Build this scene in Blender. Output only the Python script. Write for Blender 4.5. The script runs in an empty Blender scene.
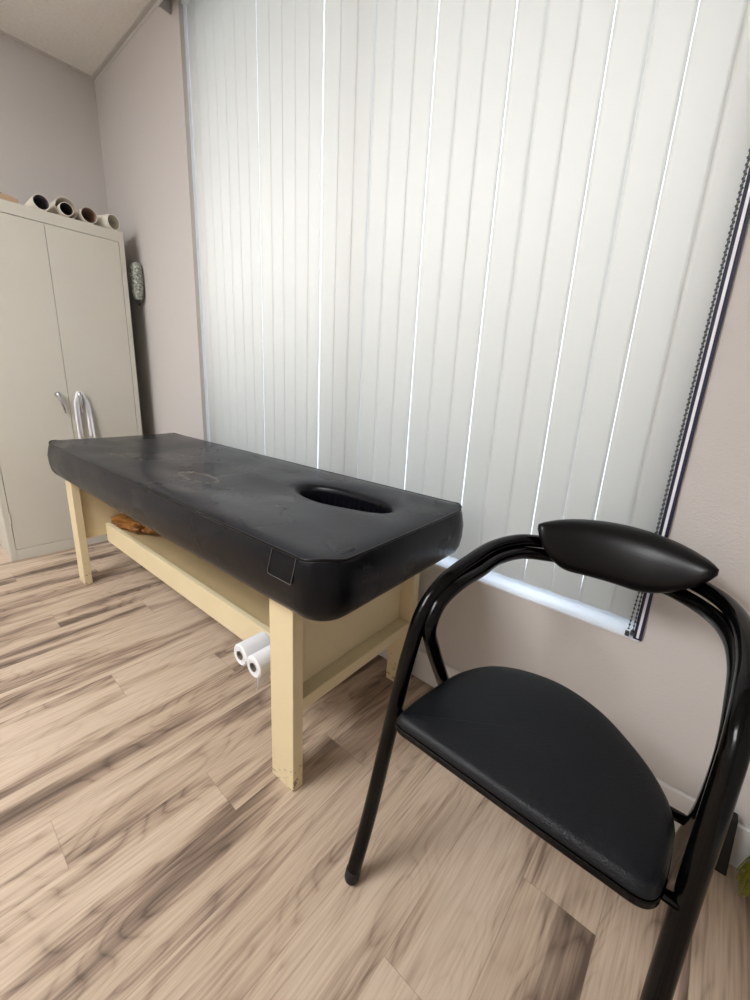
import bpy, bmesh, math, random
from mathutils import Vector, Matrix, noise
random.seed(7)
S = bpy.context.scene
C = S.collection

# ------------------------------------------------------------------ helpers
def lin(c):
    return tuple(((v/255)/12.92 if v/255 <= .04045 else ((v/255+.055)/1.055)**2.4) for v in c)

def mat(name, rgb, rough=.5, metal=0, spec=.5, coat=0, bump=None, var=None):
    """bump=(scale,strength,distance), var=(scale,amount) mottles the colour a little"""
    m = bpy.data.materials.new(name); m.use_nodes = True
    nt = m.node_tree; b = nt.nodes['Principled BSDF']
    b.inputs['Base Color'].default_value = (*lin(rgb), 1)
    b.inputs['Roughness'].default_value = rough
    b.inputs['Metallic'].default_value = metal
    b.inputs['Specular IOR Level'].default_value = spec
    b.inputs['Coat Weight'].default_value = coat
    b.inputs['Coat Roughness'].default_value = .08
    tc = nt.nodes.new('ShaderNodeTexCoord')
    if bump:
        n = nt.nodes.new('ShaderNodeTexNoise'); n.inputs['Scale'].default_value = bump[0]; n.inputs['Detail'].default_value = 3
        bp = nt.nodes.new('ShaderNodeBump'); bp.inputs['Strength'].default_value = bump[1]; bp.inputs['Distance'].default_value = bump[2]
        nt.links.new(tc.outputs['Object'], n.inputs['Vector']); nt.links.new(n.outputs[0], bp.inputs['Height'])
        nt.links.new(bp.outputs[0], b.inputs['Normal'])
    if var:
        n = nt.nodes.new('ShaderNodeTexNoise'); n.inputs['Scale'].default_value = var[0]; n.inputs['Detail'].default_value = 5
        r = nt.nodes.new('ShaderNodeValToRGB')
        a = var[1]
        c = lin(rgb)
        r.color_ramp.elements[0].position = .3; r.color_ramp.elements[1].position = .7
        r.color_ramp.elements[0].color = (*[v*(1-a) for v in c], 1)
        r.color_ramp.elements[1].color = (*[min(1, v*(1+a)) for v in c], 1)
        nt.links.new(tc.outputs['Object'], n.inputs['Vector']); nt.links.new(n.outputs[0], r.inputs[0])
        nt.links.new(r.outputs[0], b.inputs['Base Color'])
    return m

def obj(name, bm, m, parent=None, smooth=False, bevel=0, kind=None, loc=None, rot=None):
    bmesh.ops.recalc_face_normals(bm, faces=bm.faces)
    me = bpy.data.meshes.new(name); bm.to_mesh(me); bm.free()
    for mm in (m if isinstance(m, (list, tuple)) else [m]): me.materials.append(mm)
    if smooth:
        for p in me.polygons: p.use_smooth = True
    o = bpy.data.objects.new(name, me); C.objects.link(o)
    if parent: o.parent = parent
    if loc: o.location = loc
    if rot: o.rotation_euler = rot
    if bevel:
        md = o.modifiers.new('bevel', 'BEVEL'); md.width = bevel; md.segments = 3; md.limit_method = 'ANGLE'; md.angle_limit = math.radians(40)
        md.harden_normals = False
    if kind: o['kind'] = kind
    return o

def thing(name, label, cat, loc=(0, 0, 0), rz=0, group=None):
    o = bpy.data.objects.new(name, None); C.objects.link(o); o.empty_display_size = .1
    o.location = loc; o.rotation_euler = (0, 0, rz)
    o['label'] = label; o['category'] = cat
    if group: o['group'] = group
    return o

def tag(o, label, cat, group=None):
    o['label'] = label; o['category'] = cat
    if group: o['group'] = group
    return o

def box(bm, x0, x1, y0, y1, z0, z1, mi=0):
    v = [bm.verts.new(p) for p in [(x0,y0,z0),(x1,y0,z0),(x1,y1,z0),(x0,y1,z0),(x0,y0,z1),(x1,y0,z1),(x1,y1,z1),(x0,y1,z1)]]
    for f in [(0,3,2,1),(4,5,6,7),(0,1,5,4),(1,2,6,5),(2,3,7,6),(3,0,4,7)]:
        fc = bm.faces.new([v[i] for i in f]); fc.material_index = mi
    return v

def bx(*a):
    bm = bmesh.new(); box(bm, *a); return bm

def spline(pts, n=8, closed=False):
    P = [Vector(p) for p in pts]; out = []; N = len(P)
    rng = range(N) if closed else range(N-1)
    for i in rng:
        if closed: a, b, c, d = P[(i-1)%N], P[i], P[(i+1)%N], P[(i+2)%N]
        else:
            b, c = P[i], P[i+1]; a = P[i-1] if i > 0 else b*2-c; d = P[i+2] if i+2 < N else c*2-b
        # centripetal Catmull-Rom
        t0 = 0; t1 = t0+max((b-a).length,1e-6)**.5; t2 = t1+max((c-b).length,1e-6)**.5; t3 = t2+max((d-c).length,1e-6)**.5
        for k in range(n):
            t = t1+(t2-t1)*k/n
            A1 = a*((t1-t)/(t1-t0))+b*((t-t0)/(t1-t0)); A2 = b*((t2-t)/(t2-t1))+c*((t-t1)/(t2-t1)); A3 = c*((t3-t)/(t3-t2))+d*((t-t2)/(t3-t2))
            B1 = A1*((t2-t)/(t2-t0))+A2*((t-t0)/(t2-t0)); B2 = A2*((t3-t)/(t3-t1))+A3*((t-t1)/(t3-t1))
            out.append(B1*((t2-t)/(t2-t1))+B2*((t-t1)/(t2-t1)))
    if not closed: out.append(P[-1])
    return out

def tube(bm, pts, r, seg=16, closed=False, cap=True, radii=None):
    P = [Vector(p) for p in pts]; n = len(P)
    rings = []; up = None
    for i, p in enumerate(P):
        a = P[(i-1) % n] if (closed or i > 0) else p; b = P[(i+1) % n] if (closed or i < n-1) else p
        t = (b-a).normalized()
        if up is None:
            up = t.orthogonal().normalized()
        up = (up - t*up.dot(t)).normalized(); s = t.cross(up)
        rr = radii[i] if radii else r
        rings.append([bm.verts.new(p+(up*math.cos(2*math.pi*k/seg)+s*math.sin(2*math.pi*k/seg))*rr) for k in range(seg)])
    for i in range(n if closed else n-1):
        A, B = rings[i], rings[(i+1) % n]
        off = 0
        if closed and i == n-1:
            off = min(range(seg), key=lambda q: (A[0].co-B[q].co).length)
        for k in range(seg):
            bm.faces.new([A[k], A[(k+1)%seg], B[(k+1+off)%seg], B[(k+off)%seg]])
    if cap and not closed:
        bm.faces.new(rings[0][::-1]); bm.faces.new(rings[-1])
    return rings

def lathe(bm, prof, seg=24, axis='Z', at=(0,0,0)):
    rings = []
    M = {'Z': lambda r,a,h: (r*math.cos(a), r*math.sin(a), h), 'X': lambda r,a,h: (h, r*math.cos(a), r*math.sin(a)), 'Y': lambda r,a,h: (r*math.cos(a), h, r*math.sin(a))}[axis]
    for r, h in prof:
        rings.append([bm.verts.new(Vector(M(max(r,1e-5), 2*math.pi*k/seg, h))+Vector(at)) for k in range(seg)])
    for A, B in zip(rings, rings[1:]):
        for k in range(seg): bm.faces.new([A[k], A[(k+1)%seg], B[(k+1)%seg], B[k]])
    return rings

# ------------------------------------------------------------------ materials
M = {}
M['wall'] = mat('greige wall paint', (200,195,191), .75, spec=.25, bump=(170,.22,.004))
M['wallw'] = M['wall']
M['ceil'] = mat('ceiling tile', (236,232,225), .9, spec=.1, bump=(300,.35,.003), var=(60,.04))
M['grid'] = mat('ceiling grid metal', (196,192,186), .5)
M['base'] = mat('white baseboard', (226,224,222), .45)
M['white'] = mat('white painted frame', (232,236,240), .4)
M['sill'] = mat('white sill', (225,228,232), .35)
M['navy'] = mat('dark navy gap shadow', (28,30,58), .5)
M['cord'] = mat('white cord', (236,238,246), .5)
M['cab'] = mat('cabinet putty enamel', (202,198,186), .42, spec=.4, var=(3,.02))
M['cabdark'] = mat('cabinet gap', (40,38,34), .8)
M['chrome'] = mat('chrome', (200,200,205), .18, metal=1)
M['vinyl'] = None
M['leg'] = None
M['blacktube'] = mat('glossy black tube', (3,3,3), .15, spec=.2, coat=0)
M['rubber'] = mat('black rubber', (9,9,10), .6)
M['seat'] = mat('black pebbled vinyl', (12,15,20), .42, spec=.3, bump=(420,.5,.002))
M['cushion'] = mat('black smooth vinyl', (4,4,5), .32, spec=.25, bump=(260,.12,.0015))
M['paper'] = mat('white paper', (240,240,242), .8, spec=.2)
M['card'] = mat('grey cardboard core', (120,112,100), .9)
M['lamp'] = bpy.data.materials.new('lamp diffuser'); M['lamp'].use_nodes = True
_b = M['lamp'].node_tree.nodes['Principled BSDF']; _b.inputs['Emission Color'].default_value = (.965,.98,1,1); _b.inputs['Emission Strength'].default_value = 26

def nodes(m):
    m.use_nodes = True; nt = m.node_tree
    return nt, nt.nodes['Principled BSDF'], nt.nodes.new, nt.links.new

def mathn(nt, op, a, b=None, c=None):
    n = nt.nodes.new('ShaderNodeMath'); n.operation = op
    for i, v in enumerate((a, b, c)):
        if v is None: continue
        if isinstance(v, (int, float)): n.inputs[i].default_value = v
        else: nt.links.new(v, n.inputs[i])
    return n.outputs[0]

# pad vinyl: soft black leatherette, blinds' sheen painted into its top, with the oval tear outline
def make_vinyl():
    m = bpy.data.materials.new('worn black leatherette'); nt, b, N, L = nodes(m)
    tc = N('ShaderNodeTexCoord'); sp = N('ShaderNodeSeparateXYZ'); L(tc.outputs['Object'], sp.inputs[0])
    n1 = N('ShaderNodeTexNoise'); n1.inputs['Scale'].default_value = 3.0; n1.inputs['Detail'].default_value = 6
    L(tc.outputs['Object'], n1.inputs['Vector'])
    rr = N('ShaderNodeMapRange'); rr.inputs['From Min'].default_value = .3; rr.inputs['From Max'].default_value = .7
    rr.inputs['To Min'].default_value = .22; rr.inputs['To Max'].default_value = .36; L(n1.outputs[0], rr.inputs[0]); L(rr.outputs[0], b.inputs['Roughness'])
    base = N('ShaderNodeMix'); base.data_type = 'RGBA'
    base.inputs[6].default_value = (*lin((5,6,11)), 1); base.inputs[7].default_value = (*lin((13,14,19)), 1)
    L(n1.outputs[0], base.inputs[0])
    sheen = N('ShaderNodeMix'); sheen.data_type = 'RGBA'  # paler tint on the top stands in for the blinds' reflection
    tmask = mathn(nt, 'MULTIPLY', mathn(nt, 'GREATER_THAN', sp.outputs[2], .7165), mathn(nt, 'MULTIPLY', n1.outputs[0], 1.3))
    L(tmask, sheen.inputs[0]); L(base.outputs[2], sheen.inputs[6]); sheen.inputs[7].default_value = (*lin((46,47,52)), 1); base = sheen
    # oval wear ring at TEAR (pad local)
    cx, cy = TEAR
    n2 = N('ShaderNodeTexNoise'); n2.inputs['Scale'].default_value = 22; n2.inputs['Detail'].default_value = 3; L(tc.outputs['Object'], n2.inputs['Vector'])
    wob = mathn(nt, 'MULTIPLY', mathn(nt, 'SUBTRACT', n2.outputs[0], .5), .4)
    ex = mathn(nt, 'DIVIDE', mathn(nt, 'SUBTRACT', sp.outputs[0], cx), .105)
    ey = mathn(nt, 'DIVIDE', mathn(nt, 'SUBTRACT', sp.outputs[1], cy), .042)
    d = mathn(nt, 'SQRT', mathn(nt, 'ADD', mathn(nt, 'POWER', ex, 2), mathn(nt, 'POWER', ey, 2)))
    d = mathn(nt, 'ADD', d, wob)
    ring = mathn(nt, 'LESS_THAN', mathn(nt, 'ABSOLUTE', mathn(nt, 'SUBTRACT', d, 1)), .09)
    top = mathn(nt, 'GREATER_THAN', sp.outputs[2], .66)
    n3 = N('ShaderNodeTexNoise'); n3.inputs['Scale'].default_value = 45; L(tc.outputs['Object'], n3.inputs['Vector'])
    brk = mathn(nt, 'GREATER_THAN', n3.outputs[0], .48)
    ring = mathn(nt, 'MULTIPLY', mathn(nt, 'MULTIPLY', ring, top), brk)
    mx = N('ShaderNodeMix'); mx.data_type = 'RGBA'; L(ring, mx.inputs[0]); L(base.outputs[2], mx.inputs[6]); mx.inputs[7].default_value = (*lin((104,94,86)), 1)
    L(mx.outputs[2], b.inputs['Base Color'])
    b.inputs['Specular IOR Level'].default_value = .2
    n4 = N('ShaderNodeTexNoise'); n4.inputs['Scale'].default_value = 420; L(tc.outputs['Object'], n4.inputs['Vector'])
    n5 = N('ShaderNodeTexNoise'); n5.inputs['Scale'].default_value = 14; n5.inputs['Detail'].default_value = 4; n5.inputs['Distortion'].default_value = 1.2; L(tc.outputs['Object'], n5.inputs['Vector'])
    h = mathn(nt, 'ADD', mathn(nt, 'MULTIPLY', n4.outputs[0], .12), mathn(nt, 'MULTIPLY', n5.outputs[0], .8))
    bp = N('ShaderNodeBump'); bp.inputs['Strength'].default_value = .3; bp.inputs['Distance'].default_value = .0026
    L(h, bp.inputs['Height']); L(bp.outputs[0], b.inputs['Normal'])
    return m

# cream painted wood with chipped, scuffed feet
def make_cream():
    m = bpy.data.materials.new('cream painted wood'); nt, b, N, L = nodes(m)
    tc = N('ShaderNodeTexCoord'); sp = N('ShaderNodeSeparateXYZ'); L(tc.outputs['Object'], sp.inputs[0])
    n1 = N('ShaderNodeTexNoise'); n1.inputs['Scale'].default_value = 5; n1.inputs['Detail'].default_value = 5; L(tc.outputs['Object'], n1.inputs['Vector'])
    base = N('ShaderNodeMix'); base.data_type = 'RGBA'; L(n1.outputs[0], base.inputs[0])
    base.inputs[6].default_value = (*lin((216,198,158)), 1); base.inputs[7].default_value = (*lin((226,211,175)), 1)
    n2 = N('ShaderNodeTexNoise'); n2.inputs['Scale'].default_value = 55; n2.inputs['Detail'].default_value = 6; n2.inputs['Roughness'].default_value = .7
    mp = N('ShaderNodeMapping'); mp.inputs['Scale'].default_value = (1,1,1.8); L(tc.outputs['Object'], mp.inputs[0]); L(mp.outputs[0], n2.inputs['Vector'])
    low = N('ShaderNodeMapRange'); low.inputs['From Min'].default_value = 0; low.inputs['From Max'].default_value = .2
    low.inputs['To Min'].default_value = .57; low.inputs['To Max'].default_value = .73; L(sp.outputs[2], low.inputs[0])
    chip = mathn(nt, 'GREATER_THAN', n2.outputs[0], low.outputs[0])
    mx = N('ShaderNodeMix'); mx.data_type = 'RGBA'; L(mathn(nt, 'MULTIPLY', chip, .8), mx.inputs[0]); L(base.outputs[2], mx.inputs[6]); mx.inputs[7].default_value = (*lin((92,74,52)), 1)
    L(mx.outputs[2], b.inputs['Base Color']); b.inputs['Roughness'].default_value = .5
    bp = N('ShaderNodeBump'); bp.inputs['Strength'].default_value = .2; bp.inputs['Distance'].default_value = .002; L(n1.outputs[0], bp.inputs['Height']); L(bp.outputs[0], b.inputs['Normal'])
    return m

# floor: vinyl planks along Y
def make_floor():
    m = bpy.data.materials.new('oak vinyl planks'); nt, b, N, L = nodes(m)
    tc = N('ShaderNodeTexCoord'); sp = N('ShaderNodeSeparateXYZ'); L(tc.outputs['Object'], sp.inputs[0])
    W, LN = .152, 1.22
    u = mathn(nt, 'DIVIDE', mathn(nt, 'SUBTRACT', sp.outputs[0], 2.463), W)
    row = mathn(nt, 'FLOOR', u); fu = mathn(nt, 'FRACT', u)
    # stagger: chosen so three visible joints fall right
    off = mathn(nt, 'MULTIPLY', mathn(nt, 'FRACT', mathn(nt, 'MULTIPLY', row, .7410)), LN)
    v = mathn(nt, 'DIVIDE', mathn(nt, 'ADD', mathn(nt, 'SUBTRACT', sp.outputs[1], -.738), off), LN)
    col = mathn(nt, 'FLOOR', v); fv = mathn(nt, 'FRACT', v)
    cb = N('ShaderNodeCombineXYZ'); L(row, cb.inputs[0]); L(col, cb.inputs[1])
    wn = N('ShaderNodeTexWhiteNoise'); wn.noise_dimensions = '2D'; L(cb.outputs[0], wn.inputs['Vector'])
    ws = N('ShaderNodeSeparateColor'); L(wn.outputs['Color'], ws.inputs[0])
    # grain coordinates, shifted per plank
    g = N('ShaderNodeCombineXYZ')
    L(mathn(nt, 'ADD', sp.outputs[0], mathn(nt, 'MULTIPLY', ws.outputs[0], 37)), g.inputs[0])
    L(mathn(nt, 'ADD', mathn(nt, 'MULTIPLY', sp.outputs[1], .11), mathn(nt, 'MULTIPLY', ws.outputs[1], 11)), g.inputs[1])
    L(mathn(nt, 'MULTIPLY', ws.outputs[2], 5), g.inputs[2])
    # broad dark streaks
    nA = N('ShaderNodeTexNoise'); nA.inputs['Scale'].default_value = 11; nA.inputs['Detail'].default_value = 4; nA.inputs['Roughness'].default_value = .55; nA.inputs['Distortion'].default_value = .5
    L(g.outputs[0], nA.inputs['Vector'])
    # cathedral: contour lines of a smooth stretched noise
    g2 = N('ShaderNodeCombineXYZ')
    L(mathn(nt, 'ADD', sp.outputs[0], mathn(nt, 'MULTIPLY', ws.outputs[0], 37)), g2.inputs[0])
    L(mathn(nt, 'ADD', mathn(nt, 'MULTIPLY', sp.outputs[1], .22), mathn(nt, 'MULTIPLY', ws.outputs[1], 11)), g2.inputs[1])
    nB = N('ShaderNodeTexNoise'); nB.inputs['Scale'].default_value = 8; nB.inputs['Detail'].default_value = 1.2; nB.inputs['Distortion'].default_value = .3; L(g2.outputs[0], nB.inputs['Vector'])
    ringv = mathn(nt, 'FRACT', mathn(nt, 'MULTIPLY', nB.outputs[0], 15))
    ringl = mathn(nt, 'POWER', mathn(nt, 'ABSOLUTE', mathn(nt, 'SUBTRACT', mathn(nt, 'MULTIPLY', ringv, 2), 1)), 3.5)
    # fine pores
    g3 = N('ShaderNodeCombineXYZ'); L(sp.outputs[0], g3.inputs[0]); L(mathn(nt, 'MULTIPLY', sp.outputs[1], .035), g3.inputs[1]); L(ws.outputs[0], g3.inputs[2])
    nC = N('ShaderNodeTexNoise'); nC.inputs['Scale'].default_value = 200; nC.inputs['Detail'].default_value = 3; L(g3.outputs[0], nC.inputs['Vector'])
    nP = N('ShaderNodeTexNoise'); nP.inputs['Scale'].default_value = 3; L(g.outputs[0], nP.inputs['Vector'])
    # streak mask
    st = N('ShaderNodeMapRange'); st.inputs['From Min'].default_value = .47; st.inputs['From Max'].default_value = .72; L(nA.outputs[0], st.inputs[0])
    tone = mathn(nt, 'MULTIPLY', ws.outputs[2], .26)
    k = mathn(nt, 'ADD', tone, mathn(nt, 'MULTIPLY', st.outputs[0], .85))
    k = mathn(nt, 'ADD', k, mathn(nt, 'MULTIPLY', ringl, mathn(nt, 'ADD', .12, mathn(nt, 'MULTIPLY', st.outputs[0], .25))))
    k = mathn(nt, 'ADD', k, mathn(nt, 'MULTIPLY', mathn(nt, 'SUBTRACT', nC.outputs[0], .5), .85))
    # knots
    vo = N('ShaderNodeTexVoronoi'); vo.inputs['Scale'].default_value = 3.2
    g4 = N('ShaderNodeCombineXYZ'); L(sp.outputs[0], g4.inputs[0]); L(mathn(nt, 'MULTIPLY', sp.outputs[1], .5), g4.inputs[1]); L(g4.outputs[0], vo.inputs['Vector'])
    kn = N('ShaderNodeMapRange'); kn.inputs['From Min'].default_value = .07; kn.inputs['From Max'].default_value = .0; L(vo.outputs['Distance'], kn.inputs[0])
    k = mathn(nt, 'ADD', k, mathn(nt, 'MULTIPLY', kn.outputs[0], .6))
    ramp = N('ShaderNodeValToRGB'); cr = ramp.color_ramp
    cr.elements[0].position = .0; cr.elements[0].color = (*lin((203,184,163)), 1)
    cr.elements[1].position = 1.0; cr.elements[1].color = (*lin((98,82,70)), 1)
    e = cr.elements.new(.35); e.color = (*lin((181,160,139)), 1)
    e = cr.elements.new(.65); e.color = (*lin((142,122,106)), 1)
    L(k, ramp.inputs[0])
    # seams
    sw = .004
    se = mathn(nt, 'MINIMUM', mathn(nt, 'MINIMUM', fu, mathn(nt, 'SUBTRACT', 1, fu)), mathn(nt, 'MULTIPLY', mathn(nt, 'MINIMUM', fv, mathn(nt, 'SUBTRACT', 1, fv)), LN/W))
    seam = mathn(nt, 'LESS_THAN', se, sw*1.6)
    mx = N('ShaderNodeMix'); mx.data_type = 'RGBA'; L(mathn(nt, 'MULTIPLY', seam, .28), mx.inputs[0]); L(ramp.outputs[0], mx.inputs[6]); mx.inputs[7].default_value = (*lin((84,68,56)), 1)
    L(mx.outputs[2], b.inputs['Base Color'])
    b.inputs['Roughness'].default_value = .5; b.inputs['Specular IOR Level'].default_value = .35
    bp = N('ShaderNodeBump'); bp.inputs['Strength'].default_value = .25; bp.inputs['Distance'].default_value = .0015
    L(mathn(nt, 'SUBTRACT', nC.outputs[0], mathn(nt, 'MULTIPLY', seam, .8)), bp.inputs['Height']); L(bp.outputs[0], b.inputs['Normal'])
    return m
M['floor'] = make_floor()

# translucent vane plastic
def make_vane():
    m = bpy.data.materials.new('ivory translucent vane'); nt, b, N, L = nodes(m)
    out = nt.nodes['Material Output']
    b.inputs['Base Color'].default_value = (*lin((230,229,226)), 1); b.inputs['Roughness'].default_value = .5; b.inputs['Specular IOR Level'].default_value = .3
    t = N('ShaderNodeBsdfTranslucent'); t.inputs[0].default_value = (*lin((241,238,231)), 1)
    mx = N('ShaderNodeMixShader'); mx.inputs[0].default_value = .5
    L(b.outputs[0], mx.inputs[1]); L(t.outputs[0], mx.inputs[2]); L(mx.outputs[0], out.inputs[0])
    tc = N('ShaderNodeTexCoord'); n = N('ShaderNodeTexNoise'); n.inputs['Scale'].default_value = 150
    L(tc.outputs['Object'], n.inputs['Vector']); bp = N('ShaderNodeBump'); bp.inputs['Strength'].default_value = .15; bp.inputs['Distance'].default_value = .001
    L(n.outputs[0], bp.inputs['Height']); L(bp.outputs[0], b.inputs['Normal'])
    return m
M['vane'] = make_vane()

def make_glass():
    m = bpy.data.materials.new('window glass'); nt, b, N, L = nodes(m); out = nt.nodes['Material Output']
    t = N('ShaderNodeBsdfTransparent'); g = N('ShaderNodeBsdfGlossy'); g.inputs['Roughness'].default_value = .02
    mx = N('ShaderNodeMixShader'); mx.inputs[0].default_value = .07
    L(t.outputs[0], mx.inputs[1]); L(g.outputs[0], mx.inputs[2]); L(mx.outputs[0], out.inputs[0])
    return m
M['glass'] = make_glass()

# ------------------------------------------------------------------ room
H = 2.76
X1, YB = 4.2, -3.3
BL, BR, BZ, BT = 1.105, 3.308, .47, 2.70
WT = .16
def st(name, bm, m, parent=None, **k):
    return obj(name, bm, m, parent, kind='structure', **k)
st('floor', bx(0, X1, YB, 0, -.1, 0), M['floor'])
bm = bmesh.new()
box(bm, 0, BL, 0, WT, 0, H); box(bm, BR, X1, 0, WT, 0, H); box(bm, BL, BR, 0, WT, 0, BZ); box(bm, BL, BR, 0, WT, BT, H)
st('wall_back', bm, M['wallw'])
st('wall_left', bx(-.12, 0, YB-.12, WT, 0, H), M['wall'])
st('wall_right', bx(X1, X1+.12, YB-.12, WT, 0, H), M['wall'])
st('wall_front', bx(0, X1, YB-.12, YB, 0, H), M['wall'])
# ceiling: tiles as one slab, grid as trim
st('ceiling', bx(-.12, X1+.12, YB-.12, WT, H+.006, H+.1), M['ceil'])
bm = bmesh.new()
box(bm, .019, X1, -.021, -.0191, H+.001, H+.007); box(bm, .0191, .021, YB, -.021, H+.001, H+.007)
box(bm, 0, X1, -.019, 0, H-.002, H+.007); box(bm, 0, .019, YB, -.019, H-.002, H+.007)
box(bm, X1-.024, X1, YB, -.024, H-.002, H+.007); box(bm, .024, X1-.024, YB, YB+.024, H-.002, H+.007)
box(bm, 0, X1, -.0015, -.0002, H-.02, H-.001); box(bm, .0002, .0015, YB, -.0016, H-.02, H-.001)
st('trim_1', bm, M['grid'])
bm = bmesh.new()
for x in (1.22, 2.44, 3.66): box(bm, x-.012, x+.012, YB+.024, -.024, H-.002, H+.007)
for y in (-.62, -1.23, -1.84, -2.45): box(bm, .024, X1-.024, y-.012, y+.012, H-.0025, H+.0065)
st('trim_2', bm, M['grid'])
BH = .118
def baseboard(name, x0, x1, y0, y1):
    st(name, bx(x0, x1, y0, y1, 0, BH), M['base'], bevel=.004)
baseboard('baseboard_back', .014, X1-.014, -.013, 0)
baseboard('baseboard_left', 0, .013, YB, 0)
baseboard('baseboard_right', X1-.013, X1, YB, 0)
baseboard('baseboard_front', .014, X1-.014, YB, YB+.013)

# window: frame, glass, sill and jambs
win = bpy.data.objects.new('window_1', None); C.objects.link(win); win.location = ((BL+BR)/2, .12, BZ); win['kind'] = 'structure'
def wl(x0,x1,y0,y1,z0,z1):   # world -> window local box
    ox, oy, oz = win.location; return (x0-ox,x1-ox,y0-oy,y1-oy,z0-oz,z1-oz)
bm = bmesh.new()
fw = .045
box(bm, *wl(BL, BR, .105, .155, BZ, BZ+fw)); box(bm, *wl(BL, BR, .105, .155, BT-fw, BT))
box(bm, *wl(BL, BL+fw, .105, .155, BZ+fw, BT-fw)); box(bm, *wl(BR-fw, BR, .105, .155, BZ+fw, BT-fw))
box(bm, *wl(2.18, 2.23, .11, .15, BZ+fw, BT-fw))
obj('window_frame', bm, M['white'], win)
obj('glass', bx(*wl(BL+fw, BR-fw, .128, .132, BZ+fw, BT-fw)), M['glass'], win)
obj('window_sill', bx(*wl(BL+.001, BR-.001, -.004, .105, BZ, BZ+.006)), M['sill'], win, bevel=.002)
bm = bmesh.new()
box(bm, *wl(BL, BL+.004, .021, .036, BZ+.006, BT))
obj('window_jamb', bm, M['white'], win)
# dark strip painted as gap shadow at right jamb, white bead down its middle
st('gap_shadow_strip', bx(BR-.016, BR+.003, -.005, .06, BZ+.006, BT-.0605+.0), M['navy'])
st('trim_4', bx(BR-.0095, BR-.004, -.0085, -.0052, BZ+.012, BT-.061), M['cord'])

# ------------------------------------------------------------------ vertical blind
bt = thing('vertical_blind', 'wide ivory vertical blind closed across the window', 'window blind', ((BL+BR)/2, -.0, BZ))
bo = Vector(bt.location)
def vane(xc, w, ang, z0, z1, y=.035):
    bm = bmesh.new(); n = 8; sag = .0032; th = .0008
    ca, sa = math.cos(ang), math.sin(ang)
    L = []
    for z in (z0, z1):
        for s in (1, -1):
            row = []
            for i in range(n+1):
                t = i/n*2-1; px = t*w/2; py = -sag*(1-t*t) + s*th/2
                row.append(bm.verts.new((xc+px*ca-py*sa-bo.x, y+px*sa+py*ca-bo.y, z-bo.z)))
            L.append(row)
    a, b2, c, d2 = L
    for i in range(n):
        bm.faces.new([a[i],a[i+1],c[i+1],c[i]]); bm.faces.new([b2[i],d2[i],d2[i+1],b2[i+1]])
        bm.faces.new([a[i],b2[i],b2[i+1],a[i+1]]); bm.faces.new([c[i],c[i+1],d2[i+1],d2[i]])
    bm.faces.new([a[0],c[0],d2[0],b2[0]]); bm.faces.new([a[n],b2[n],d2[n],c[n]])
    return bm
pitch = .0787
# right edges, counted from the right jamb; daylight slits at these ones
slit = {2:.0018, 4:.0028, 7:.0024, 7:.004, 10:.0045, 13:.006, 16:.0075, 21:.006, 9:.0012, 12:.0015, 3:.0010, 6:.0012, 24:.005}
k = 0
xr = BR-.0035
edges = []
while xr - .03 > BL:
    edges.append((k, xr)); k += 1; xr -= pitch
for k, xr in edges:
    xl = xr-pitch
    gap = slit.get(k, 0)
    right = xr-gap if k in slit else xr+.0015
    left = xl-.0005 if (k+1) not in slit else xl
    left = max(left, BL+.007)
    w = right-left; xc = (left+right)/2
    bmv = vane(xc, w, math.radians(1.7 + (.5 if k % 3 == 0 else 0)), BZ+.036, BT-.03)
    obj('vane', bmv, M['vane'], bt, smooth=True)
vz0, vz1 = 2.652, 2.745
obj('headrail', bx(BL+.004-bo.x, BR-.004-bo.x, .012, .062, BT-.03-bo.z, BT-.001-bo.z), M['white'], bt)
bm = bmesh.new()
box(bm, 1.03-bo.x, 3.40-bo.x, -.062, -.056, vz0-bo.z, vz1-bo.z); box(bm, 1.03-bo.x, 1.036-bo.x, -.056, -.001, vz0-bo.z, vz1-bo.z)
box(bm, 3.394-bo.x, 3.40-bo.x, -.056, -.001, vz0-bo.z, vz1-bo.z); box(bm, 1.036-bo.x, 3.394-bo.x, -.056, -.001, vz1-.006-bo.z, vz1-bo.z)
obj('valance', bm, mat('grey valance', (190,188,184), .5), bt, bevel=.002)
# bead chain hanging down beside the right jamb
def beads(x, y, z0, z1, xb=None, step=.0115, r=.0030):
    bm = bmesh.new(); z = z0; xb = x if xb is None else xb
    fx = lambda z: x+(xb-x)*max(0, (.75-z)/(.75-z0))
    pts = []
    while z < z1:
        bmesh.ops.create_icosphere(bm, subdivisions=1, radius=r, matrix=Matrix.Translation((fx(z)-bo.x, y-bo.y, z-bo.z))); z += step
        pts.append((fx(z)-bo.x, y-bo.y, z-bo.z))
    tube(bm, pts, .0008, 6)
    return bm
mchain = mat('steel bead chain', (96,100,104), .35, metal=.8)
obj('bead_chain', beads(BR-.019, -.010, .49, vz0+.02), mchain, bt, smooth=True)
obj('bead_chain', beads(BR-.0215, -.003, .486, vz0+.02, BR-.030), mchain, bt, smooth=True)
bm = bmesh.new()
for x, z in ((BR-.019, .492), (BR-.030, .486)):
    lathe(bm, [(.0,-.006),(.005,-.006),(.005,.005),(.0,.006)], 10, 'Z', (x-bo.x, -.007, z-bo.z))
obj('chain_weight', bm, mat('dark chain weight', (60,62,66), .4), bt)

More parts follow.
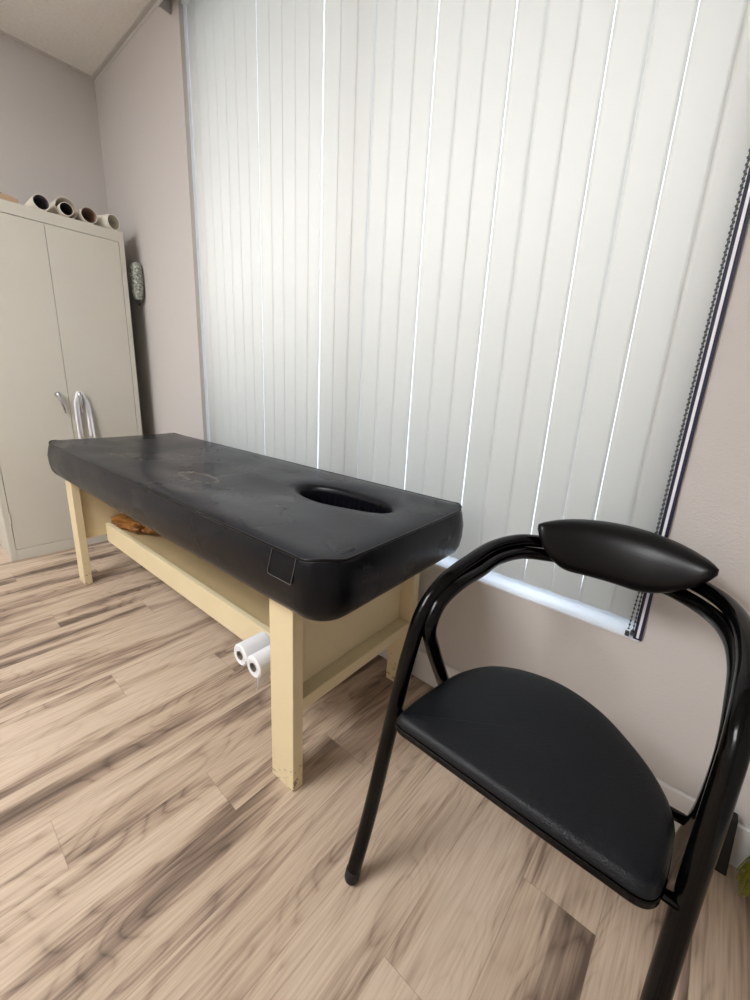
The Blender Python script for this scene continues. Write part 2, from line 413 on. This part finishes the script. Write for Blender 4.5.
# ------------------------------------------------------------------ massage table
TO = Vector((1.5, -.6, 0))
tb = thing('massage_table', 'long massage table with thick black padded top on cream painted wooden legs', 'massage table', tuple(TO), .0215)
def tl(x0,x1,y0,y1,z0,z1): return (x0-TO.x,x1-TO.x,y0-TO.y,y1-TO.y,z0,z1)
PX0, PX1, PY0, PY1 = .905, 2.822, -.672, -.058
TEAR = (1.975-TO.x, -.478-TO.y)
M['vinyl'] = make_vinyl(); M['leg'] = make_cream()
TX0, TX1, TY0, TY1 = .972, 2.685, -.636, -.0825
LZ = .585
def legm(x0, x1, y0, y1): return bx(*tl(x0,x1,y0,y1,0,LZ))
for (x0,x1,y0,y1) in ((TX1-.091,TX1,TY0,TY0+.034),(TX1-.091,TX1,TY1-.034,TY1),(TX0,TX0+.085,TY0,TY0+.034),(TX0,TX0+.085,TY1-.034,TY1)):
    obj('leg', legm(x0,x1,y0,y1), M['leg'], tb, bevel=.0025)
for (x0,x1,xp0,xp1) in ((TX1-.062,TX1-.006,TX1-.062,TX1-.05),(TX0+.006,TX0+.062,TX0+.05,TX0+.062)):
    obj('end_rail', bx(*tl(x0,x1,TY0+.0345,TY1-.0345,.236,.274)), M['leg'], tb, bevel=.002)
    obj('end_panel', bx(*tl(xp0,xp1,TY0+.0345,TY1-.0345,.2745,LZ)), M['leg'], tb)
bm = bmesh.new()   # top frame under the pad
box(bm, *tl(TX0+.08,TX1-.08,TY0+.06,TY0+.08,.52,LZ)); box(bm, *tl(TX0+.08,TX1-.08,TY1-.04,TY1-.02,.50,LZ))
mtan = mat('tan board', (204,180,136), .55, var=(6,.06))  # darker tan than the cream legs
obj('apron', bm, M['leg'], tb)
SY = -.507
obj('shelf_rail', bx(*tl(TX0+.0625,TX1-.0625,SY,SY+.022,.2,.298)), M['leg'], tb, bevel=.002)
obj('shelf', bx(*tl(TX0+.0625,TX1-.0625,SY+.0225,TY1-.05,.262,.28)), mtan, tb)
obj('back_panel', bx(*tl(TX0+.08,TX1-.08,TY1-.048,TY1-.042,.2805,.51)), mtan, tb)
obj('bracket', bx(*tl(TX0+.02,TX0+.055,-.50,-.44,.218,.2355)), M['rubber'], tb, bevel=.002)
# padded top with face hole
HC = (2.497, -.280); HA, HB = .186, .070
def rrect(theta, cx, cy, x0, x1, y0, y1, r):
    d = Vector((math.cos(theta), math.sin(theta))); lo, hi = 0, 4
    def inside(p):
        qx = max(x0+r-p.x, 0, p.x-(x1-r)); qy = max(y0+r-p.y, 0, p.y-(y1-r))
        return qx*qx+qy*qy <= r*r
    for _ in range(40):
        mid = (lo+hi)/2
        if inside(Vector((cx,cy))+d*mid): lo = mid
        else: hi = mid
    return Vector((cx,cy))+d*lo
N_ = 360
# angles chosen for even spacing along the outline
raw = [rrect(2*math.pi*i/7200, HC[0], HC[1], PX0, PX1, PY0, PY1, .072) for i in range(7200)]
cum = [0]
for i in range(7200): cum.append(cum[-1]+(raw[(i+1)%7200]-raw[i]).length)
ths = []; j = 0
for i in range(N_):
    tgt = cum[-1]*i/N_
    while cum[j+1] < tgt: j += 1
    ths.append(2*math.pi*j/7200)
ZS = .716
def topz(p, de, dh):
    """height of the padded top from distance to the edge / to the hole"""
    z = ZS + .012*(1-math.exp(-de/.02))
    z -= .016*math.exp(-((p.x-2.05)/.45)**2)*math.exp(-((p.y+.40)/.22)**2)      # worn sag
    z -= .007*math.exp(-((p.x-1.35)/.35)**2)*math.exp(-((p.y+.35)/.2)**2)
    z -= .016*math.exp(-dh/.022)
    z += .003*noise.noise(Vector((p.x*5, p.y*9, 1)))*min(1, de/.05)
    return z
bm = bmesh.new(); K = 26
def holept(th):
    # superellipse
    c, s = math.cos(th), math.sin(th); n_ = 2.3
    rr_ = ((abs(c)/HA)**n_+(abs(s)/HB)**n_)**(-1/n_)
    return Vector((HC[0]+c*rr_, HC[1]+s*rr_))
rings = []
for kk in range(K+1):
    t = kk/K; t = t*t*(3-2*t)*.6+t*.4
    ring = []
    for th in ths:
        o_ = rrect(th, HC[0], HC[1], PX0, PX1, PY0, PY1, .072) if kk == 0 else None
        ring.append(th)
    rings.append(t)
outer = [rrect(th, HC[0], HC[1], PX0, PX1, PY0, PY1, .072) for th in ths]
inner = []
# even out the hole points too: blend angle with even angle
for i, th in enumerate(ths): inner.append(holept(th))
def ecl(p): return max(0, min(p.x-PX0, PX1-p.x, p.y-PY0, PY1-p.y))
V = []
for t in rings:
    row = []
    for i in range(N_):
        p = outer[i].lerp(inner[i], t); dh = (p-inner[i]).length
        # perpendicular-ish distance to the hole
        row.append(bm.verts.new((p.x-TO.x, p.y-TO.y, topz(p, ecl(p), dh))))
    V.append(row)
# hole wall
cen = Vector(HC)
for dz, sc in ((-.012,.985),(-.035,.96),(-.08,.93),(-.125,.92)):
    row = []
    for i in range(N_):
        p = cen+(inner[i]-cen)*sc
        wr = .0035*math.sin(i*.9)*math.sin(i*.23) if dz < -.02 else 0
        q = p+(p-cen).normalized()*wr
        row.append(bm.verts.new((q.x-TO.x, q.y-TO.y, ZS-.01+dz)))
    V.append(row)
for A, B in zip(V, V[1:]):
    for i in range(N_): bm.faces.new([A[i],A[(i+1)%N_],B[(i+1)%N_],B[i]])
# side walls, bulging
side = [V[0]]
cenp = Vector(((PX0+PX1)/2,(PY0+PY1)/2))
def nrm(i):
    a, b = outer[(i-1)%N_], outer[(i+1)%N_]; d = (b-a).normalized(); return Vector((d.y,-d.x))
def zbot(x): return .560 + .012*(x-PX0)/(PX1-PX0)
for f, bulge in ((.04,.003),(.15,.009),(.35,.015),(.6,.014),(.8,.009),(.92,.0),(.98,-.010),(1.0,-.024)):
    row = []
    for i in range(N_):
        p = outer[i]+nrm(i)*(bulge+.0015*noise.noise(Vector((outer[i].x*7, outer[i].y*7, f*4))))
        zb = zbot(outer[i].x); z0_ = V[0][i].co.z
        row.append(bm.verts.new((p.x-TO.x, p.y-TO.y, z0_+(zb-z0_)*f)))
    side.append(row)
for A, B in zip(side, side[1:]):
    for i in range(N_): bm.faces.new([A[i],B[i],B[(i+1)%N_],A[(i+1)%N_]])
bot = side[-1]; low = V[-1]
for i in range(N_): bm.faces.new([bot[i],low[i],low[(i+1)%N_],bot[(i+1)%N_]])
pip_pts = [Vector((outer[i].x+nrm(i).x*.0015-TO.x, outer[i].y+nrm(i).y*.0015-TO.y, V[0][i].co.z+.0005)) for i in range(0,N_,2)]
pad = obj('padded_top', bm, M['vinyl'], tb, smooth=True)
bm = bmesh.new(); tube(bm, pip_pts, .0032, 8, closed=True)
obj('piping', bm, M['cushion'], pad, smooth=True)
# square repair patch on the near side of the pad
bm = bmesh.new()
pc = Vector((2.705-TO.x, PY0-.0128-TO.y, .688))
def rr2(hw, hh, r, n=6):
    out = []
    for cx_, cz_, a0 in ((hw-r,hh-r,0),(-hw+r,hh-r,90),(-hw+r,-hh+r,180),(hw-r,-hh+r,270)):
        for i in range(n+1):
            a = math.radians(a0+90*i/n); out.append((cx_+r*math.cos(a), cz_+r*math.sin(a)))
    return out
o1 = rr2(.040,.029,.006)
BUL = ((0,0),(.04,.003),(.15,.009),(.35,.015),(.6,.014),(.8,.009))
def side_y(z):
    f = (ZS-z)/(ZS-.571)
    for (a0,b0),(a1,b1) in zip(BUL, BUL[1:]):
        if f <= a1: return PY0-(b0+(b1-b0)*(f-a0)/(a1-a0))-.0022-TO.y
    return PY0-.011-TO.y
fr = [bm.verts.new((pc.x+a, side_y(pc.z+b), pc.z+b)) for a,b in o1]; bk = [bm.verts.new((pc.x+a*1.02, side_y(pc.z+b*1.02)+.006, pc.z+b*1.02)) for a,b in o1]
for i in range(len(fr)//2-1):
    j = len(fr)-1
    a_, b_, c_, d_ = fr[i], fr[i+1], fr[j-i-1], fr[j-i]
    bm.faces.new([a_, b_, c_, d_]) if len({a_,b_,c_,d_}) == 4 else None
for i in range(len(fr)): bm.faces.new([fr[i],fr[(i+1)%len(fr)],bk[(i+1)%len(fr)],bk[i]])
pa = obj('patch', bm, M['vinyl'], pad); pa['label'] = 'square repair patch'
bm = bmesh.new()
tube(bm, [Vector((pc.x+a, side_y(pc.z+b)-.0004, pc.z+b)) for a,b in o1], .0008, 6, closed=True)
# ------------------------------------------------------------------ things on / under the table shelf
obj('patch_edge', bm, mat('worn grey vinyl edge', (92,88,86), .6), pad)

mbag = mat('amber crinkled plastic', (150,98,42), .28, spec=.6, var=(18,.55), bump=(60,.6,.006))
bm = bmesh.new(); bmesh.ops.create_icosphere(bm, subdivisions=5, radius=1)
for v in bm.verts:
    p = v.co.copy()
    n1 = noise.noise(p*2.1)*.28+abs(noise.noise(p*5))*.25-.05
    q = p*(1+n1)
    z = q.z*.030+.029
    v.co = Vector((q.x*.20, q.y*.10, max(z*1.15, 0)))
bag = obj('crumpled_bag', bm, mbag, None, smooth=True, loc=(1.145, -.385, .2805), rot=(0,0,.05))
tag(bag, 'crumpled amber brown plastic bag lying on the shelf under the massage table', 'bag')

def paper_roll(x, label):
    t = thing('paper_roll', label, 'paper roll', (x, -.602, .291), .0215)
    bm = bmesh.new(); r = .0325; ri = .0135; L_ = .088
    lathe(bm, [(ri,0),(r-.004,-.001),(r,.002),(r,L_),(ri,L_)], 40, 'Y')
    obj('paper', bm, M['paper'], t, smooth=False)
    bm = bmesh.new(); lathe(bm, [(ri+.0004,-.002),(ri-.0022,-.002),(ri-.0022,L_-.003),(ri+.0004,L_-.003)], 28, 'Y')
    obj('core', bm, M['card'], t)
    return t
r1 = paper_roll(2.432, 'white paper roll under the massage table, farther from the thick corner leg')
r2 = paper_roll(2.4995, 'white paper roll with a loose hanging corner, tucked beside the near corner leg')
r2.location.z = .288
# spiral layers on the end of each roll + loose corner of the second
for t in (r1, r2):
    bm = bmesh.new(); pts = []
    for i in range(150):
        a = i/150*2*math.pi*4; rr_ = .016+.0145*i/150; pts.append((rr_*math.cos(a), -.0006, rr_*math.sin(a)))
    tube(bm, pts, .0005, 5); obj('layer_edge', bm, mat('paper edge grey', (196,196,200), .9), t)
bm = bmesh.new()
g = []
for i in range(9):
    s = i/8; row = []
    for j in range(7):
        w = j/6
        y = .002+.075*w; z = -.029-.045*s*(1-.75*w); x = .014+.004*math.sin(s*3)-.006*s
        row.append(bm.verts.new((x, y, z)))
    g.append(row)
for A, B in zip(g, g[1:]):
    for j in range(6): bm.faces.new([A[j],A[j+1],B[j+1],B[j]])
fl = obj('loose_sheet', bm, M['paper'], r2, smooth=True); md = fl.modifiers.new('s','SOLIDIFY'); md.thickness = .0006
for x in (2.432, 2.4995):
    bm = bmesh.new(); tube(bm, [(x-TO.x, -.575-TO.y, .287), (x-TO.x, SY-TO.y+.001, .287)], .0105, 14)
    obj('roll_peg', bm, M['leg'], tb)

# ------------------------------------------------------------------ metal cabinet
CD, CY0, CY1, CH = .4927, -.8424, -.1014, 1.83
cb = thing('metal_cabinet', 'tall putty coloured steel cabinet with two doors in the corner', 'cabinet', (.26, (CY0+CY1)/2, 0))
co = Vector(cb.location)
def cl(x0,x1,y0,y1,z0,z1): return (x0-co.x,x1-co.x,y0-co.y,y1-co.y,z0,z1)
bm = bmesh.new()
T_ = .026; FB = .062; FT = .056; D0 = .03
box(bm, *cl(D0, CD-.02, CY0, CY0+.002, .0, CH)); box(bm, *cl(D0, CD-.02, CY1-.002, CY1, 0, CH)); box(bm, *cl(D0, CD-.02, CY0+.002, CY1-.002, CH-.002, CH))
box(bm, *cl(D0, D0+.002, CY0+.002, CY1-.002, 0, CH-.002)); box(bm, *cl(D0+.002, CD-.02, CY0+.002, CY1-.002, .05, .052))
# front frame
box(bm, *cl(CD-.02, CD, CY0, CY0+T_, 0, CH)); box(bm, *cl(CD-.02, CD, CY1-T_, CY1, 0, CH))
box(bm, *cl(CD-.02, CD, CY0+T_, CY1-T_, 0, FB)); box(bm, *cl(CD-.02, CD, CY0+T_, CY1-T_, CH-FT, CH))
obj('body', bm, M['cab'], cb, bevel=.0015)
obj('door_recess', bx(*cl(CD-.024, CD-.0205, CY0+T_-.01, CY1-T_+.01, FB-.01, CH-FT+.01)), M['cabdark'], cb)
ym = (CY0+CY1)/2; gp = .0022
for k, (y0, y1) in enumerate(((CY0+T_+gp, ym-.0011), (ym+.0011, CY1-T_-gp))):
    d = obj('door', bx(*cl(CD-.018, CD-.001, y0, y1, FB+gp, CH-FT-gp)), M['cab'], cb, bevel=.0012)
    # lever handle
    yh = ym-.05 if k == 0 else ym+.05
    bm = bmesh.new(); lathe(bm, [(0,0),(.014,0),(.014,.004),(.010,.008),(.010,.022),(0,.024)], 20, 'X', (CD-.001-co.x, yh-co.y, .915))
    tilt = .018 if k == 0 else .004
    pts = spline([(CD+.018-co.x, yh-co.y, .915), (CD+.024-co.x, yh+tilt*.3-co.y, .885), (CD+.021-co.x, yh+tilt-co.y, .835), (CD+.017-co.x, yh+tilt*1.2-co.y, .812)], 6)
    tube(bm, pts, .006, 12, radii=[.0095-.0045*i/(len(pts)-1) for i in range(len(pts))])
    obj('handle', bm, M['chrome'], d, smooth=True)
for z in (.22, 1.62):
    for y in (CY1-T_-.0005, CY0+T_+.0005):
        bm = bmesh.new(); tube(bm, [(CD+.0015-co.x, y-co.y, z), (CD+.0015-co.x, y-co.y, z+.06)], .003, 8)
        obj('hinge', bm, M['cab'], cb)
# white strap looped over the right handle
bm = bmesh.new(); yh = ym+.05
def ribbon(bm, pts, w, tw=0):
    prev = None
    for i, p in enumerate(pts):
        p = Vector(p); a = tw+math.sin(i*.7)*.5
        d = Vector((math.cos(a)*.5, math.sin(a)*.2+.9, 0)).normalized()*w/2
        cur = (bm.verts.new(p-d), bm.verts.new(p+d))
        if prev: bm.faces.new([prev[0],prev[1],cur[1],cur[0]])
        prev = cur
for q, (s1, s2) in enumerate(((-.022,.034),(-.014,.027),(-.027,.042))):
    pts = spline([(CD+.012+q*.002, yh+s1, .70-q*.03),(CD+.013+q*.002, yh+s1*1.1, .80),(CD+.014, yh+s1*.9, .88),(CD+.012, yh-.004, .932),
                  (CD+.012, yh+.008, .930),(CD+.014, yh+s2*.8, .88),(CD+.013+q*.002, yh+s2, .80),(CD+.012+q*.002, yh+s2*1.15, .69-q*.02)], 6)
    ribbon(bm, pts, .016-.002*q)
rb = obj('strap', bm, mat('white fabric strap', (232,230,236), .7), None, smooth=True); md = rb.modifiers.new('s','SOLIDIFY'); md.thickness = .0012
tag(rb, 'white strap looped over the right door handle of the steel cabinet', 'strap')

# rolled sheets on the cabinet top
mroll = mat('cream paper tube', (214,205,190), .7); 
def roll(y, r, x1, length, cin, ang, label, cout=(212,204,190), flat=1.0, z=None, th=.004):
    bm = bmesh.new(); seg = 44
    R_ = lambda a: Vector((0, r*math.cos(a), r*flat*math.sin(a)))
    prof = [(r,0,0),(r,length,0),(r-th,length,1),(r-th,0,1)]
    rings = []
    for rr_, h, mi in prof:
        rings.append([bm.verts.new((-h, rr_*math.cos(2*math.pi*i/seg), rr_*flat*math.sin(2*math.pi*i/seg))) for i in range(seg)])
    for q, (A, B) in enumerate(zip(rings, rings[1:]+rings[:1])):
        for i in range(seg):
            f = bm.faces.new([A[i],A[(i+1)%seg],B[(i+1)%seg],B[i]]); f.material_index = 1 if q == 2 else 0; f.smooth = q in (0,2)
    o = obj('paper_tube', bm, [mat('tube outside', cout, .7), mat('tube inside', cin, .8)], None, loc=(x1, y, (z if z else CH+r*flat+.0005)), rot=(0,0,ang))
    tag(o, label, 'paper tube', 'rolled tubes on the cabinet top')
    return o
XF = CD-.004
roll(-.470, .036, XF, .36, (88,84,88), .0, 'leftmost rolled tube on the cabinet top, grey inside')
roll(-.356, .051, XF-.03, .30, (196,184,168), .0, 'widest pale tube on the cabinet top with a smaller dark mouthed tube inside it', flat=1.0)
roll(-.262, .0395, XF, .36, (136,108,94), .03, 'rolled tube with a reddish brown inside on the cabinet top', cout=(205,196,182))
roll(-.142, .0395, XF-.002, .17, (186,180,160), .40, 'cream tube at the right end of the cabinet top, turned sideways', cout=(222,217,203))
o = roll(-.366, .031, XF+.006, .30, (46,42,42), .0, 'small tube with a black opening, pushed inside the widest tube', th=.003, z=CH+.0365)
# brown box flap at the left
bm = bmesh.new()
pts = [(0,0),( .10,0),(.10,.018),(.085,.026),(0,.03)]
f = [bm.verts.new((0,a-.10,b)) for a,b in pts]; g_ = [bm.verts.new((-.16,a-.10,b)) for a,b in pts]
bm.faces.new(f); bm.faces.new(g_[::-1])
for i in range(5): bm.faces.new([f[i],f[(i+1)%5],g_[(i+1)%5],g_[i]])
pk = thing('cardboard_packet', 'flat brown cardboard packet with a raised flap on the cabinet top', 'packet', (CD-.01,-.562,CH+.0005))
obj('body', bm, mat('brown kraft card', (176,148,120), .8), pk, bevel=.002)
bm = bmesh.new(); v = [bm.verts.new(p) for p in [(-.02,-.075,.0265),(-.02,-.01,.019),(-.06,-.02,.030),(-.06,-.08,.058)]]
bm.faces.new(v); fo = obj('flap', bm, mat('dark grey card flap', (112,100,92), .8), pk); md = fo.modifiers.new('s','SOLIDIFY'); md.thickness = .002

# fuzzy duster hanging in the gap between cabinet and wall
du = thing('duster', 'speckled grey green fuzzy duster hanging between steel cabinet and window wall', 'duster', (.452, -.034, 1.485))
bm = bmesh.new(); bmesh.ops.create_icosphere(bm, subdivisions=6, radius=1)
for v in bm.verts:
    p = v.co.copy(); zz = p.z
    sq = Vector((p.x, p.y, 0)); s_ = (1-abs(zz)**4)**.25/max(1e-4, math.sqrt(max(1-zz*zz,1e-6))) if abs(zz) < .9999 else 0
    s_ = min(s_, 2.4)
    q = Vector((p.x*s_*.040, p.y*s_*.030, zz*.105+.105))
    n_ = noise.noise(p*13)*.006+noise.noise(p*27)*.004
    q += Vector((p.x, p.y, p.z*.4)).normalized()*n_
    v.co = q
mdu = mat('speckled chenille', (196,202,188), .95, spec=.1, var=(85,.75), bump=(220,1,.01))
obj('duster_head', bm, mdu, du, smooth=True)
bm = bmesh.new(); tube(bm, [(0,0,.01),(0,0,-.03)], .009, 14); obj('handle', bm, mat('dark grey plastic', (52,52,56), .5), du, smooth=True)

# ------------------------------------------------------------------ armchair
ch = thing('armchair', 'black armchair with bent tube frame, curved padded back and vinyl seat', 'armchair', (3.21, -.4, 0))
oo = Vector(ch.location)
def loc_(pts): return [Vector(p)-oo for p in pts]
TR = .0157
outer_pts = [(2.938,-.647,.012),(2.944,-.608,.15),(2.958,-.563,.40),(2.968,-.532,.56),(2.972,-.50,.635),(2.983,-.448,.681),(2.994,-.36,.703),(3.004,-.27,.713),(3.035,-.18,.714),(3.085,-.122,.707),
             (3.15,-.088,.705),(3.235,-.075,.705),(3.32,-.09,.705),(3.385,-.122,.705),(3.428,-.18,.707),(3.450,-.27,.712),(3.4585,-.37,.708),(3.457,-.455,.690),(3.4555,-.505,.650),(3.454,-.53,.57),(3.4525,-.555,.42),(3.452,-.60,.20),(3.452,-.645,.012)]
bm = bmesh.new(); tube(bm, loc_(spline(outer_pts, 8)), TR, 20)
obj('front_leg_tube', bm, M['blacktube'], ch, smooth=True)
inner_pts = [(2.955,-.17,.012),(2.975,-.285,.2),(2.990,-.425,.43),(2.992,-.487,.545),(2.990,-.505,.600),(2.992,-.480,.645),(3.002,-.43,.672),(3.012,-.35,.681),(3.020,-.27,.689),(3.048,-.19,.688),(3.093,-.138,.680),
             (3.155,-.106,.678),(3.235,-.094,.678),(3.312,-.107,.678),(3.372,-.140,.678),(3.417,-.195,.680),(3.442,-.27,.684),(3.4525,-.36,.682),(3.4535,-.44,.663),(3.4545,-.482,.63),(3.455,-.49,.585),(3.456,-.465,.50),(3.455,-.39,.36),(3.458,-.29,.17),(3.460,-.185,.012)]
bm = bmesh.new(); tube(bm, loc_(spline(inner_pts, 8)), TR*.96, 20)
obj('rear_leg_tube', bm, M['blacktube'], ch, smooth=True)
for y, z, xa, xb in ((-.562,.418,2.958,3.4525), (-.420,.420,2.990,3.4525)):
    bm = bmesh.new(); tube(bm, loc_([(xa,y,z),(xb,y,z)]), .0085, 14); obj('crossbar', bm, M['blacktube'], ch, smooth=True)
for p in (outer_pts[0], outer_pts[-1], inner_pts[0], inner_pts[-1]):
    nx = {outer_pts[0]: outer_pts[1], outer_pts[-1]: outer_pts[-2], inner_pts[0]: inner_pts[1], inner_pts[-1]: inner_pts[-2]}[p]
    d_ = (Vector(nx)-Vector(p)).normalized(); q_ = Vector(p)-oo
    bm = bmesh.new(); tube(bm, [q_+d_*v for v in (-.010,-.008,-.003,.004,.020,.0205)], .0163, 20, radii=[.009,.0135,.0160,.0164,.0164,.0158])
    obj('rubber_foot', bm, M['rubber'], ch, smooth=True)
# seat
so = [(2.992,-.597),(2.990,-.56),(2.999,-.48),(3.018,-.395),(3.060,-.325),(3.125,-.285),(3.205,-.272),(3.285,-.295),(3.352,-.345),(3.400,-.398),(3.424,-.445),(3.429,-.50),(3.427,-.56),(3.419,-.594),(3.405,-.605),(3.36,-.607),(3.20,-.607),(3.04,-.606),(3.005,-.605)]
sp_ = spline([(a,b,0) for a,b in so], 6, closed=True); NS = len(sp_)
cs = Vector((3.21,-.46,0))
def sinset(i, d):
    a, b = sp_[(i-1)%NS], sp_[(i+1)%NS]; t = (b-a).normalized(); n = Vector((t.y,-t.x,0))
    if n.dot(cs-sp_[i]) < 0: n = -n
    return sp_[i]+n*d
bm = bmesh.new(); rows = []
def srow(d, z, mode='in'):
    rows.append([bm.verts.new(sinset(i,d)+Vector((0,0,z))-oo) for i in range(NS)])
srow(.012,.4352); srow(.002,.4354); srow(.0,.4365); srow(0,.4385); srow(.0010,.4410)
srow(.0025,.445); srow(.006,.4505); srow(.012,.4535)
basez = .4535
last = [sinset(i,.012) for i in range(NS)]
for t in (.12,.28,.48,.7,.88):
    rows.append([bm.verts.new(last[i].lerp(cs,t)+Vector((0,0,basez+.009*(1-(1-t)**3)))-oo) for i in range(NS)])
c0 = bm.verts.new(cs+Vector((0,0,basez+.009))-oo)
for A, B in zip(rows, rows[1:]):
    for i in range(NS): bm.faces.new([A[i],A[(i+1)%NS],B[(i+1)%NS],B[i]])
for i in range(NS): bm.faces.new([rows[-1][i],rows[-1][(i+1)%NS],c0])
bm.faces.new(rows[0][::-1])
obj('seat', bm, M['seat'], ch, smooth=True)
bm = bmesh.new(); rr3 = []
for d_, z in ((.006,.4205),(-.0015,.4215),(-.0025,.424),(-.0025,.4325),(-.001,.4345),(.004,.4350)):
    rr3.append([bm.verts.new(sinset(i,d_)+Vector((0,0,z))-oo) for i in range(NS)])
for A, B in zip(rr3, rr3[1:]):
    for i in range(NS): bm.faces.new([A[i],A[(i+1)%NS],B[(i+1)%NS],B[i]])
bm.faces.new(rr3[0][::-1]); bm.faces.new(rr3[-1])
sb = obj('seat_board', bm, M['blacktube'], ch, smooth=False); sb['label'] = 'black edge board under the seat pad'
# backrest cushion wrapped round the hoop
bm = bmesh.new(); n = 40; seg = 36; rows = []
for i in range(n+1):
    s = -1+2*i/n
    x = 3.235+.173*s
    yc = -.103-.052*abs(s)**2.1+.0
    env = (1-abs(s)**4)
    e2 = max(0, 1-abs(s)**12)**.5
    ztop = .764+.020*(1-s*s)
    sq_ = .45 if s < 0 else .22
    zbt = .656+(.742-.656)*(max(0,(abs(s)-sq_)/(1-sq_)))**(2.2 if s < 0 else 1.9)
    ctr = (ztop+zbt)/2; hh = max((ztop-zbt)/2, .004)
    dep = (.018+.021*env)*e2+.001
    row = []
    for k in range(seg):
        a = 2*math.pi*k/seg
        c_, s_ = math.cos(a), math.sin(a)
        py = math.copysign(abs(c_)**.75, c_)*dep; pz = math.copysign(abs(s_)**.8, s_)*hh*(.55+.45*e2)
        # top leans backward so the upper face shows
        row.append(bm.verts.new(Vector((x, yc+py+pz*.28, ctr+pz))-oo))
    rows.append(row)
for A, B in zip(rows, rows[1:]):
    for k in range(seg): bm.faces.new([A[k],A[(k+1)%seg],B[(k+1)%seg],B[k]])
bm.faces.new(rows[0]); bm.faces.new(rows[-1][::-1])
obj('backrest', bm, M['cushion'], ch, smooth=True)

# ------------------------------------------------------------------ broom and dustpan at the right by the baseboard
br = thing('broom', 'broom with yellow green bristles standing by the baseboard right of the armchair', 'broom', (3.712, -.065, 0))
mbr = mat('yellow green bristle', (128,128,34), .6, var=(90,.4))
bm = bmesh.new()
for i in range(420):
    u, w = random.uniform(-1,1), random.uniform(-1,1)
    b0 = Vector((u*.10, w*.012+.01, .12)); b1 = Vector((u*.115+random.gauss(0,.003)-.004, w*.035+random.gauss(0,.003)-.005, .004+.014*random.random()+.02*abs(u)))
    tube(bm, [b0, b0.lerp(b1,.5)+Vector((random.gauss(0,.002),0,0)), b1], .0011, 4)
obj('bristles', bm, mbr, br)
bm = bmesh.new(); box(bm, -.11, .11, -.008, .030, .118, .16); obj('broom_head', bm, mat('green plastic', (70,96,40), .5), br, bevel=.006)
bm = bmesh.new(); tube(bm, [(.03,.01,.15),(.06,.045,1.25)], .011, 16); obj('handle', bm, M['rubber'], br, smooth=True)
dp = thing('dustpan', 'black upright dustpan standing on the floor against the baseboard', 'dustpan', (3.545, -.035, 0))
bm = bmesh.new()
lo = [(-.040,-.018),(.034,-.018),(.034,.020),(-.040,.020)]; hi = [(-.030,-.006),(.024,-.006),(.024,.020),(-.030,.020)]
a = [bm.verts.new((x,y,0)) for x,y in lo]; b_ = [bm.verts.new((x,y,.15)) for x,y in hi]
bm.faces.new(a[::-1]); bm.faces.new(b_)
for i in range(4): bm.faces.new([a[i],a[(i+1)%4],b_[(i+1)%4],b_[i]])
obj('pan', bm, M['rubber'], dp, bevel=.003)
bm = bmesh.new(); tube(bm, [(-.014,.010,.148),(-.014,.012,.22)], .008, 12); obj('handle', bm, M['rubber'], dp, smooth=True)

# ------------------------------------------------------------------ ceiling lights (behind the camera) and daylight
def troffer(x, y, label):
    t = thing('ceiling_light', label, 'ceiling light', (x, y, H-.03))
    bm = bmesh.new(); w, l = .30, .60
    box(bm, -l-.02, l+.02, -w-.02, -w, 0, .029); box(bm, -l-.02, l+.02, w, w+.02, 0, .029); box(bm, -l-.02, -l, -w, w, 0, .029); box(bm, l, l+.02, -w, w, 0, .029)
    box(bm, -l, l, -.02, .02, 0, .012)
    obj('frame', bm, M['grid'], t)
    bm = bmesh.new(); box(bm, -l, l, -w, -.021, .004, .012); box(bm, -l, l, .021, w, .004, .012)
    obj('diffuser', bm, M['lamp'], t)
troffer(1.85, -2.3, 'long ceiling light panel nearer the window')
troffer(1.85, -2.97, 'long ceiling light panel farther from the window')

w = bpy.data.worlds.new('sky'); S.world = w; w.use_nodes = True
bg = w.node_tree.nodes['Background']; bg.inputs[0].default_value = (.76, .87, 1.0, 1); bg.inputs[1].default_value = 2.7

# ------------------------------------------------------------------ camera
cam = bpy.data.cameras.new('camera'); co_ = bpy.data.objects.new('camera', cam); C.objects.link(co_)
yaw, pit, rol = .6965, -.264, .0527
cy, sy, cp, sp = math.cos(yaw), math.sin(yaw), math.cos(pit), math.sin(pit)
fwd = Vector((-sy*cp, cy*cp, sp)); right = Vector((cy, sy, 0)); up = right.cross(fwd)
r2_ = right*math.cos(rol)+up*math.sin(rol); u2_ = -right*math.sin(rol)+up*math.cos(rol)
mw = Matrix((r2_, u2_, -fwd)).transposed().to_4x4(); mw.translation = (3.3611, -1.1417, 1.075)
co_.matrix_world = mw
cam.sensor_fit = 'VERTICAL'; cam.sensor_height = 36; cam.sensor_width = 27; cam.lens = 407.465*36/1000
cam.shift_x = -(375.305-375)/1000; cam.shift_y = (491.763-500)/1000; cam.clip_start = .02
S.camera = co_
S.view_settings.view_transform = 'Standard'; S.view_settings.look = 'None'; S.view_settings.gamma = 1; S.view_settings.use_curve_mapping = False
S.view_settings.exposure = 0.08
